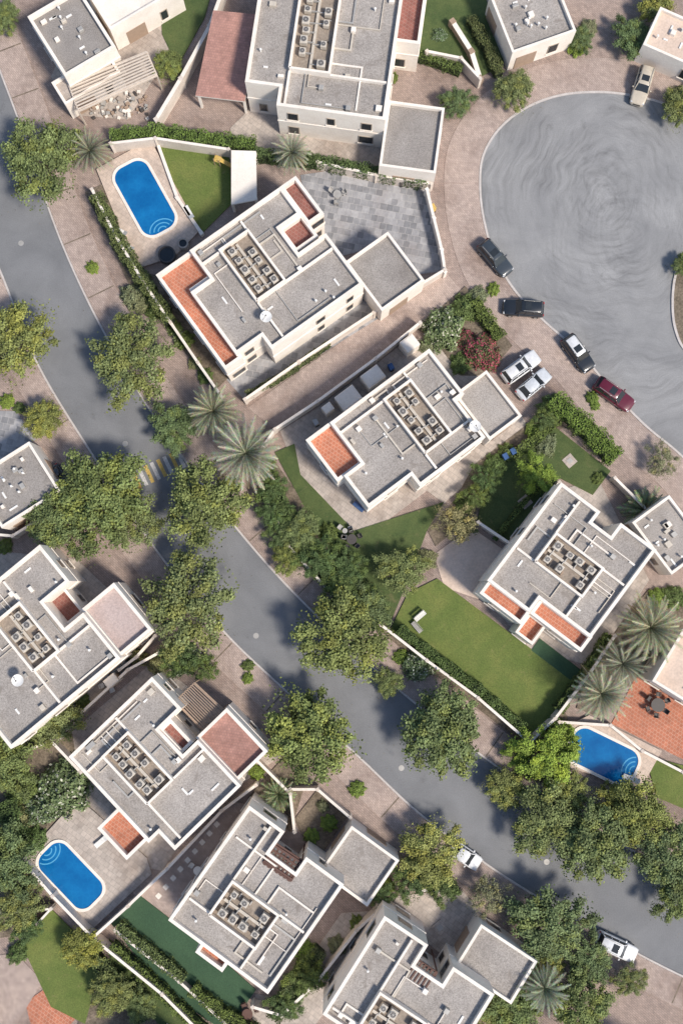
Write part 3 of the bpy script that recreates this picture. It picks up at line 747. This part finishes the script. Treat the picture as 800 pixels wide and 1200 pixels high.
def bush_mesh(name, seed, c_in, c_out, n=2600, fl=None, fr=0.15):
    np.random.seed(seed)
    d = rnorm(np.random.normal(size=(n, 3))); d[:, 2] = np.abs(d[:, 2])
    lump = 1+0.16*np.sin(d[:, 0]*7+seed)*np.cos(d[:, 1]*6)+0.1*np.sin(d[:, 1]*11+2)+0.05*np.random.normal(size=n)
    r = np.random.uniform(0.5, 1, n)**0.4*lump
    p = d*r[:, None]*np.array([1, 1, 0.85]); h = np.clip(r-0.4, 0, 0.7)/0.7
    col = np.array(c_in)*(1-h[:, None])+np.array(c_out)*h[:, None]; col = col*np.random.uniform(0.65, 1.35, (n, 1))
    if fl is not None:
        k = (np.random.rand(n) < fr)&(r > 0.8); col[k] = np.array(fl)*np.random.uniform(0.7, 1.1, (k.sum(), 1))
    mb = MB(); mb.cyl((0, 0, -0.1), (0, 0, 0.5), 0.07, 0.04, 'bark', 6)
    return leaves_mesh(name, p, d+np.random.normal(size=(n, 3))*0.5+np.array([0, 0, .4]), np.random.uniform(0.09, 0.17, n), col, mb, 0.3)
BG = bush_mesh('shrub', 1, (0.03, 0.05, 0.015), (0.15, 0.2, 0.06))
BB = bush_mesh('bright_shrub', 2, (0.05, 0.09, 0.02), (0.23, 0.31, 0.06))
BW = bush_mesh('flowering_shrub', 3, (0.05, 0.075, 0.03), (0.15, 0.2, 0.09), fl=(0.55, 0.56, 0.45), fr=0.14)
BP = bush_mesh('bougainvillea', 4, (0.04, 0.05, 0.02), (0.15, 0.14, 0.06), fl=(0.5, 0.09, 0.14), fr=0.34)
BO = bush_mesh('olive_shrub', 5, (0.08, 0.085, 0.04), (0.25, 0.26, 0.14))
def bush(x, y, dia, me, name='shrub'):
    s = dia/20; inst(name, me, (*P(x, y, s*0.5), 0.05), random.uniform(0, 6.28), (s, s*random.uniform(.85, 1.1), s*random.uniform(.7, .95)))
for x, y, d in ((520, 382, 54), (72, 925, 62), (50, 948, 46), (85, 905, 40), (212, 772, 40), (490, 780, 40), (515, 40, 20)): bush(x, y, d, BW, 'flowering_shrub')
for x, y, d in ((560, 410, 42), (575, 420, 30), (545, 396, 26), (572, 398, 22)): bush(x, y, d, BP, 'bougainvillea')
for x, y, d in ((545, 360, 34), (560, 345, 24), (540, 425, 28), (500, 405, 20), (640, 520, 30), (650, 478, 36), (580, 545, 28), (595, 530, 24), (545, 590, 26), (628, 505, 26), (690, 30, 22), (676, 52, 26), (310, 545, 26), (215, 398, 26), (205, 385, 20), (170, 350, 24), (180, 365, 22), (20, 1118, 26), (15, 960, 36), (40, 985, 30), (50, 860, 30), (70, 815, 30), (25, 925, 40), (290, 780, 16), (95, 820, 20), (500, 655, 26), (385, 625, 26), (420, 700, 30), (360, 1120, 30), (345, 1160, 34), (160, 770, 24), (185, 780, 26), (300, 905, 20), (385, 965, 20), (365, 980, 18), (378, 945, 16), (790, 700, 30), (770, 700, 22), (660, 860, 26), (650, 850, 24), (620, 900, 30), (800, 110, 30), (8, 470, 18), (22, 478, 14), (5, 640, 20), (240, 440, 20), (228, 425, 16), (460, 90, 14), (700, 560, 16), (470, 770, 20), (452, 1040, 20), (420, 1085, 22), (395, 1110, 24)): bush(x, y, d, random.choice((BG, BG, BO, BB)))
for x, y, d in ((108, 313, 17), (578, 338, 17), (418, 925, 20), (290, 795, 14), (694, 466, 17), (697, 475, 12)): bush(x, y, d, BB, 'kerbside_shrub')
bush(155, 345, 30, BO); bush(165, 355, 26, BO)

def spiky_mesh(name, seed, nf, Lf, trunk, c1, c2, leafw=0.07, npairs=26, ll=0.55):
    np.random.seed(seed); rnd = random.Random(seed); mb = MB(); vs = []; cs = []
    if trunk > 0.5:
        for k in range(8):
            z0 = trunk*k/8; mb.cyl((0.1*math.sin(k*.5), 0, z0-.1), (0.1*math.sin((k+1)*.5), 0, trunk*(k+1)/8), 0.25, 0.2, 'bark', 8, False)
    c0 = Vector((0, 0, trunk))
    for i in range(nf):
        t = i*2.39996; el = math.radians(82-95*(i/nf)**0.8+rnd.uniform(-7, 7)); L = Lf*rnd.uniform(0.8, 1.08)
        h = Vector((math.cos(t), math.sin(t), 0)); side = Vector((-math.sin(t), math.cos(t), 0))
        p = c0.copy(); a = el; dead = rnd.random() < 0.1 and i > nf*0.7
        sh = rnd.uniform(0.7, 1.3)
        for k in range(npairs):
            st = L/npairs; a -= math.radians(62)/npairs*(1.3 if k > npairs*0.4 else 0.7)
            dr = h*math.cos(a)+Vector((0, 0, 1))*math.sin(a); q = p+dr*st; up = side.cross(dr)
            w = 0.03
            vs += [p-side*w, q-side*w, q+side*w, p+side*w]; cs += [tuple(x*sh*1.1 for x in c2)]*4
            f = k/npairs; l = ll*math.sin(math.pi*min(1, 0.15+f*0.85))**0.6*(L/4)
            for s in (-1, 1):
                e = (side*s*0.8+dr*0.75-up*rnd.uniform(-.45, .05)).normalized()*l*rnd.uniform(.85, 1.1)
                c = [x*(1-f)+y*f for x, y in zip(c1, c2)]; c = [x*sh*rnd.uniform(.7, 1.3) for x in c]
                if dead: c = (0.2, 0.14, 0.07)
                vs += [q, q+dr*leafw*0.9, q+e, q-dr*leafw*0.5]; cs += [tuple(c)]*4
            p = q
    k0 = len(mb.v); n = len(vs)//4
    me = bpy.data.meshes.new(name); me.from_pydata(mb.v+[tuple(v) for v in vs], [], mb.f+[(k0+4*i, k0+4*i+1, k0+4*i+2, k0+4*i+3) for i in range(n)])
    mats = mb.mats+['fol']
    for k in mats: me.materials.append(M[k])
    me.polygons.foreach_set('material_index', mb.m+[len(mats)-1]*n)
    ca = me.color_attributes.new('Col', 'FLOAT_COLOR', 'POINT'); col = np.ones((len(me.vertices), 4)); col[k0:, :3] = np.array(cs)
    ca.data.foreach_set('color', col.ravel()); me.update(); return me
PA = [spiky_mesh('date_palm', 3+i, 58, 4.3, 5.0, (0.11, 0.12, 0.07), (0.32, 0.32, 0.22), 0.09) for i in range(2)]
PB = spiky_mesh('dark_palm', 9, 40, 4.0, 4.0, (0.07, 0.08, 0.05), (0.26, 0.26, 0.18), 0.08)
PC = spiky_mesh('cycad', 12, 60, 2.6, 0.6, (0.07, 0.1, 0.05), (0.22, 0.25, 0.14), 0.1, 16, 0.7)
def palm(x, y, dia, me, z, name='date_palm'):
    s = dia/80; inst(name, me, (*P(x, y, z*s), 0.05), random.uniform(0, 6.28), s)
palm(288, 531, 88, PA[0], 5.2); palm(250, 482, 66, PA[1], 5.2); palm(342, 180, 50, PA[1], 5); palm(105, 176, 62, PB, 4.5)
palm(760, 735, 80, PA[1], 4.8); palm(730, 778, 70, PB, 4.5); palm(702, 812, 70, PA[0], 4.5); palm(636, 1155, 58, PA[0], 4.5); palm(770, 760, 50, PB, 4); palm(610, 1170, 30, PB, 4)
palm(757, 598, 100, PC, 1.5, 'cycad'); palm(326, 932, 74, PC, 1.5, 'cycad'); palm(210, 395, 30, PC, 1.2, 'cycad'); palm(345, 1170, 40, PC, 1.2, 'cycad')

def hedge(pts, wpx, h, c_in=(0.03, 0.05, 0.015), c_out=(0.15, 0.2, 0.055), name='hedge', dens=75):
    q = [Vector(P(x, y, h)) for x, y in pts]; w = wpx/10; mb = MB()
    ribbon(mb, [tuple(p) for p in q], w*0.7, 0, h*0.82, 'hedgecore')
    PP = []; NN = []
    for a, c in zip(q[:-1], q[1:]):
        L = (c-a).length; d = (c-a)/L; nm = Vector((-d.y, d.x)); n = int(L*(w+1.6*h)*dens)
        u = np.random.uniform(-0.15, L+0.15, n); s = np.random.uniform(-1, 1, n); top = np.random.rand(n) < w/(w+1.2*h)+0.15
        wob = 1+0.18*np.sin(u*1.9+a.x)+0.12*np.sin(u*4.3)
        lat = np.where(top, s*w/2*wob, np.sign(s)*w/2*wob*np.random.uniform(0.85, 1.08, n))
        z = np.where(top, h*(1+0.08*np.sin(u*2.7+a.y))+np.random.normal(size=n)*0.07, np.random.uniform(0.1, h, n))
        p = np.stack([a.x+d.x*u+nm.x*lat, a.y+d.y*u+nm.y*lat, z], 1); PP.append(p)
        NN.append(np.stack([nm.x*np.where(top, 0, np.sign(s)), nm.y*np.where(top, 0, np.sign(s)), np.where(top, 1, 0.3)], 1)+np.random.normal(size=(n, 3))*0.5)
    p = np.concatenate(PP); n = len(p)
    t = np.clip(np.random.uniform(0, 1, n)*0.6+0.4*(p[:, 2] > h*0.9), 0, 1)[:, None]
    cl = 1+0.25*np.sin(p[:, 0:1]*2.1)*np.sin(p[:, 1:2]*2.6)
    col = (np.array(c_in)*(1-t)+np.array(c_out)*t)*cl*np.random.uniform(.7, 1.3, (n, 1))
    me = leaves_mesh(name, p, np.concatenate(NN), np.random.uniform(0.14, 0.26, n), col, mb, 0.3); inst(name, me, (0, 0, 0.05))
hedge([(130, 158), (185, 152), (235, 160), (298, 168)], 17, 1.8, c_out=(0.17, 0.25, 0.055))
hedge([(300, 178), (372, 186), (430, 197), (500, 210)], 13, 2.0, c_out=(0.16, 0.2, 0.07))
hedge([(112, 228), (140, 285), (172, 335), (198, 375)], 16, 2.2, c_out=(0.15, 0.18, 0.07))
hedge([(648, 467), (685, 497), (722, 536)], 24, 2.0, c_out=(0.18, 0.27, 0.055))
hedge([(655, 488), (632, 512), (605, 530)], 12, 1.2)
hedge([(468, 738), (520, 778), (565, 812), (612, 853)], 12, 1.8, c_out=(0.13, 0.18, 0.05))
hedge([(138, 1086), (180, 1120), (215, 1148)], 13, 1.3, c_out=(0.2, 0.23, 0.08))
hedge([(130, 1110), (175, 1150), (205, 1180), (240, 1212)], 12, 1.6)
hedge([(225, 1160), (262, 1190), (300, 1210)], 14, 1.3)
hedge([(312, 562), (340, 615), (375, 655), (412, 695), (447, 724)], 22, 2.0, c_out=(0.13, 0.18, 0.06))
hedge([(290, 462), (330, 440), (385, 402)], 8, 1.4, c_out=(0.17, 0.19, 0.08))
hedge([(105, 1120), (125, 1140), (150, 1165), (165, 1200)], 18, 1.4, c_out=(0.18, 0.22, 0.08))
hedge([(478, 60), (505, 66), (540, 80)], 12, 1.4); hedge([(552, 20), (575, 60), (585, 85)], 14, 1.2, c_out=(0.12, 0.14, 0.06))
hedge([(556, 352), (586, 395)], 16, 1.3); hedge([(505, 1015), (535, 1050)], 18, 1.6, c_out=(0.1, 0.14, 0.045))
hedge([(375, 1115), (345, 1150), (320, 1195)], 18, 1.6, c_out=(0.15, 0.17, 0.07)); hedge([(715, 745), (690, 785), (655, 832)], 12, 1.6)
hedge([(5, 940), (20, 985), (5, 1030)], 26, 1.6, c_out=(0.12, 0.17, 0.05)); hedge([(580, 632), (612, 590), (632, 572)], 6, .8)

# ------------------------------------------------------------------ cars
paints = {}
def paint(name, c):
    if name not in paints:
        M[name] = plain(name, c, 0.28, 0.0, coat=0.6); paints[name] = 1
    return name
def car(x, y, ang, L=4.8, col=('white_car_paint', (0.75, 0.75, 0.74)), kind='suv', roofcol=None, flip=False, z=0.02, name='parked_car'):
    pt = paint(*col); rp = paint(*roofcol) if roofcol else pt; b = MB(); W = 0.98 if kind == 'suv' else 0.92
    top = 1.02 if kind == 'suv' else 0.88
    st = [(-.5, .74, .62), (-.49, .88, .86), (-.46, .95, .98), (-.38, .99, 1.0), (-.15, 1, 1.0), (.1, 1, 1.0), (.2, 1, .98), (.33, .98, .93), (.43, .93, .87), (.485, .82, .76), (.5, .66, .6)]
    secs = []
    for fx, fw, ft in st:
        w = W*fw; t = top*ft
        pr = [(0.86*w, 0.24), (0.98*w, 0.34), (w, 0.55*t+0.1), (0.975*w, t*0.86), (0.90*w, t*0.965), (0.7*w, t), (0, t+0.025)]
        full = pr+[(-a, c) for a, c in pr[-2::-1]]
        secs.append([(fx*L, a, c) for a, c in full])
    n = len(secs[0]); k = len(b.v)
    for s in secs: b.v += s
    for i in range(len(secs)-1):
        for j in range(n-1):
            b.f.append((k+i*n+j, k+(i+1)*n+j, k+(i+1)*n+j+1, k+i*n+j+1)); b.m.append(b.mi(pt))
    b.f.append(tuple(k+j for j in range(n))); b.m.append(b.mi(pt)); b.f.append(tuple(k+(len(secs)-1)*n+j for j in range(n))[::-1]); b.m.append(b.mi(pt))
    if kind == 'suv': x0, x1, X0, X1, zt = -.465, .2, -.40, .07, 1.66
    else: x0, x1, X0, X1, zt = -.40, .22, -.25, .06, 1.38
    zb = top*0.97; wb = W*0.87; wt = W*0.70
    bot = [(x0*L, -wb, zb), (x1*L, -wb, zb), (x1*L, wb, zb), (x0*L, wb, zb)]; tp = [(X0*L, -wt, zt), (X1*L, -wt, zt), (X1*L, wt, zt), (X0*L, wt, zt)]
    for i in range(4): j = (i+1) % 4; b.face([bot[i], bot[j], tp[j], tp[i]], 'glass')
    for i in range(4):
        b.cyl(bot[i], tp[i], 0.06, 0.05, pt, 6)
    for s in (-1, 1):
        for f in (0.36, 0.68):
            b.cyl((x0*L+(x1-x0)*L*f, s*wb, zb), (X0*L+(X1-X0)*L*(f+.02), s*wt, zt), 0.045, 0.045, pt, 5)
        b.cyl((X0*L, s*wt, zt), (X1*L, s*wt, zt), 0.05, 0.05, pt, 6)
        b.box((x1*L-0.35, s*(W+0.09), zb+0.05), (0.16, 0.22, 0.14), 0, pt, 0.03)
        if kind == 'suv': b.cyl((X0*L+.15, s*wt*0.9, zt+0.1), (X1*L-.2, s*wt*0.9, zt+0.1), 0.025, 0.025, 'metal', 5)
    R = [(X0*L-.04, wt*.86, zt-.01), (X0*L+.12, wt*.99, zt+.04), ((X0+X1)/2*L, wt*1.02, zt+.06), (X1*L-.12, wt*.97, zt+.045), (X1*L+.05, wt*.86, zt-.01)]
    k = len(b.v)
    for rx, rw, rz in R: b.v += [(rx, -rw, rz-.05), (rx, -rw*.86, rz), (rx, 0, rz+.02), (rx, rw*.86, rz), (rx, rw, rz-.05)]
    for i in range(4):
        for j in range(4): b.f.append((k+i*5+j, k+(i+1)*5+j, k+(i+1)*5+j+1, k+i*5+j+1)); b.m.append(b.mi(rp))
    if kind == 'suv' and L > 4.6: b.box((X1*L-0.75, 0, zt+0.085), (0.75, 0.9, 0.012), 0, 'glass')
    for fx in (-.31, .31):
        for s in (-1, 1):
            b.cyl((fx*L, s*(W-0.24), 0.34), (fx*L, s*(W+0.015), 0.34), 0.34, 0.34, 'rubber', 14); b.cyl((fx*L, s*(W), 0.34), (fx*L, s*(W+0.03), 0.34), 0.2, 0.2, 'metal', 10)
    for s in (-1, 1):
        b.box((L*.463, s*W*.66, top*.72), (0.2, 0.36, 0.14), -s*0.25, 'headlight', .02); b.box((-L*.478, s*W*.74, top*.8), (0.14, 0.26, 0.22), 0, 'tail', .02)
    b.box((L*.495, 0, 0.5), (0.06, 0.9, 0.26), 0, 'dark'); b.box((0, 0, 0.27), (L*.9, W*1.7, 0.12), 0, 'dark'); b.box((-L*.5, 0, .55), (.03, .5, .12), 0, 'white')
    b.cyl((x1*L+.02, -.5, zb+.03), (x1*L-.12, .1, zb+.1), .012, .012, 'dark', 4)
    o = b.obj(name, loc=(*P(x, y, 0.8), z), rot=-math.radians(ang)+(math.pi if flip else 0))
    for p in o.data.polygons:
        if o.data.materials[p.material_index].name in (pt, rp): p.use_smooth = True
    return o
GREY = ('charcoal_car_paint', (0.045, 0.055, 0.065)); BLK = ('black_car_paint', (0.018, 0.022, 0.028)); RED = ('maroon_car_paint', (0.12, 0.012, 0.028)); WHT = ('white_car_paint', (0.72, 0.72, 0.72)); BEI = ('beige_car_paint', (0.55, 0.48, 0.38)); SIL = ('silver_car_paint', (0.6, 0.62, 0.64))
car(580, 302, 50, 5.0, GREY); car(613, 361, 4, 4.9, BLK, flip=True); car(677, 414, 55, 4.9, BLK, roofcol=WHT)
car(719, 462, 36, 5.2, RED); car(610, 430, -36, 5.0, WHT, z=.07); car(625, 450, -40, 4.6, SIL, 'sedan', z=.07); car(752, 100, -73, 4.9, BEI, flip=True, z=.06)
car(545, 1003, 34, 3.9, WHT, 'sedan'); car(722, 1110, 25, 4.9, WHT); car(765, 62, 8, 4.4, BLK, 'sedan', z=.06); car(796, 75, 20, 4.4, GREY, z=.06); car(66, 558, 60, 2.6, GREY, 'sedan', z=.08, name='golf_buggy')

# ------------------------------------------------------------------ garden furniture
def table_set(x, y, r=0.7, mk='dwood', chairs=4, name='garden_table_set'):
    e = empty(name); e.location = (*P(x, y, .7), 0.12); b = MB()
    b.cyl((0, 0, .7), (0, 0, .75), r, r, mk, 18); b.cyl((0, 0, 0), (0, 0, .7), .06, .06, 'metal', 8); b.cyl((0, 0, 0), (0, 0, .05), .3, .3, 'metal', 12); b.obj('table', e)
    for i in range(chairs):
        t = i*2*math.pi/chairs+.4; b = MB(); b.box((0, 0, .45), (.5, .5, .08), 0, mk, .02); b.box((.25, 0, .7), (.06, .5, .5), 0, mk, .02)
        for sx in (-.2, .2):
            for sy in (-.2, .2): b.box((sx, sy, .2), (.05, .05, .4), 0, 'dark')
        for sy in (-.26, .26): b.box((0, sy, .62), (.45, .05, .05), 0, mk)
        b.obj('chair', e, (math.cos(t)*(r+.4), math.sin(t)*(r+.4), 0), t)
table_set(770, 826, 0.8, 'dark', 6); table_set(412, 632, .6, 'dark', 5); table_set(404, 622, .3, 'metal', 3); table_set(128, 800, .5, 'white', 4); table_set(290, 1188, .6, 'dwood', 4); table_set(232, 1020, .5, 'white', 3); table_set(395, 228, .5, 'metal', 3)
def bench(x, y, a, mk='blue', name='garden_bench'):
    b = MB()
    for i in range(4): b.box((0, -.2+i*.13, .45), (1.5, .1, .04), 0, mk)
    for i in range(3): b.box((0, .33, .58+i*.13), (1.5, .04, .1), 0, mk)
    for s in (-.65, .65): b.box((s, 0, .22), (.06, .5, .44), 0, 'dark'); b.box((s, .33, .6), (.06, .05, .6), 0, 'dark')
    b.obj(name, loc=(*P(x, y, .5), .12), rot=-math.radians(a))
bench(420, 594, 40); bench(492, 722, -40, 'white'); bench(488, 735, 50, 'metal'); bench(238, 475, 50, 'wood')
def lounger(x, y, a):
    b = MB(); b.box((-.3, 0, .32), (1.3, .6, .08), 0, 'white', .02)
    b.face([(.35, -.3, .36), (.95, -.3, .75), (.95, .3, .75), (.35, .3, .36)], 'white')
    for sx in (-.8, .3):
        for sy in (-.25, .25): b.box((sx, sy, .15), (.05, .05, .3), 0, 'metal')
    b.obj('sun_lounger', loc=(*P(x, y, .4), .3), rot=-math.radians(a))
for q in ((150, 290, 30), (142, 272, 30), (120, 985, -40), (738, 912, 20), (222, 250, 60)): lounger(*q)
def hot_tub(x, y, r, mk):
    b = MB(); n = 24
    w = [(r*math.cos(t*2*math.pi/n), r*math.sin(t*2*math.pi/n)) for t in range(n)]
    ribbon(b, w+[w[0]], .18, 0, .75, mk); b.face([(p[0], p[1], .62) for p in w], 'glass'); b.obj('hot_tub', loc=(*P(x, y, .7), .3))
hot_tub(196, 299, .95, 'dark'); hot_tub(215, 286, .55, 'patio')
def bin_(x, y, mk, a=0.5):
    b = MB(); b.box((0, 0, .55), (.55, .65, .95), 0, mk, .03); b.box((0, .02, 1.06), (.6, .75, .07), 0, mk, .03); b.cyl((-.25, -.3, .1), (.25, -.3, .1), .1, .1, 'rubber', 10); b.cyl((-.27, .4, 1.0), (.27, .4, 1.0), .025, .025, mk, 6); b.obj('wheelie_bin', loc=(*P(x, y, 1), .08), rot=a)
for q in ((592, 535, 'blue'), (601, 529, 'blue'), (610, 523, 'dark'), (430, 476, 'dark'), (458, 430, 'blue'), (370, 495, 'metal'), (507, 243, 'yellow'), (470, 212, 'dark')): bin_(*q)
b = MB(); b.box((0, 0, 1.2), (.8, .8, .06), 0, 'yellow')
for sx in (-.35, .35):
    for sy in (-.35, .35): b.box((sx, sy, .85), (.07, .07, 1.7), 0, 'wood')
b.face([(.4, -.25, 1.2), (2.0, -.25, .15), (2.0, .25, .15), (.4, .25, 1.2)], 'yellow'); b.obj('garden_slide', loc=(*P(256, 190, .5), .16), rot=-.3)
b = MB(); r = random.Random(5)
for i in range(110):
    x, y = r.uniform(100, 175), r.uniform(108, 140); s = r.uniform(.15, .55)
    b.box((*P(x, y), .15+r.uniform(0, .15)), (s, s*r.uniform(.5, 1), s*.6), r.uniform(0, 3), r.choice(('wall', 'patio', 'wood', 'metal', 'dark')), .02)
b.obj('rubble_pile')
# fallen leaves scattered below the street trees
n = 2600; r = np.random.RandomState(3); pts = []
for k in range(n):
    x, y, d, _ = big[r.randint(len(big))]; a = r.uniform(0, 6.283); q = d*0.5*r.uniform(0.2, 1.5)
    pts.append((*P(x+q*math.cos(a), y+q*math.sin(a), .13), 0.18))
me = leaves_mesh('fallen_leaves', np.array(pts), np.tile([0, 0, 1.0], (n, 1))+r.normal(size=(n, 3))*.1, r.uniform(.06, .14, n), np.array([0.2, 0.15, 0.07])*r.uniform(.5, 1.3, (n, 1)))
inst('fallen_leaves', me, (0, 0, 0))

# ------------------------------------------------------------------ light & camera
SE = math.radians(48); az = math.radians(-38)   # sun stands lower right of the plan
sd = Vector((math.cos(az)*math.cos(SE), math.sin(az)*math.cos(SE), math.sin(SE)))
l = bpy.data.lights.new('sun', 'SUN'); l.energy = 4.3; l.angle = math.radians(10); l.color = (1, 0.925, 0.82)
lo = bpy.data.objects.new('sun', l); S.collection.objects.link(lo); lo.rotation_euler = sd.to_track_quat('Z', 'Y').to_euler()
wd = bpy.data.worlds.new('World'); S.world = wd; wd.use_nodes = True; nt = wd.node_tree
sky = nt.nodes.new('ShaderNodeTexSky'); sky.sky_type = 'NISHITA'; sky.sun_disc = False; sky.sun_elevation = SE; sky.sun_rotation = math.atan2(sd.x, sd.y)
nt.links.new(sky.outputs[0], nt.nodes['Background'].inputs['Color']); nt.nodes['Background'].inputs['Strength'].default_value = 0.15
cam = bpy.data.cameras.new('camera'); co = bpy.data.objects.new('camera', cam); S.collection.objects.link(co)
co.location = (0, CY, H); co.rotation_euler = (T, 0, 0); cam.sensor_fit = 'VERTICAL'; cam.angle = 2*math.atan(600/F); cam.clip_end = 3000; cam.clip_start = 0.5
S.camera = co
S.view_settings.view_transform = 'Standard'; S.view_settings.look = 'None'; S.view_settings.exposure = 0
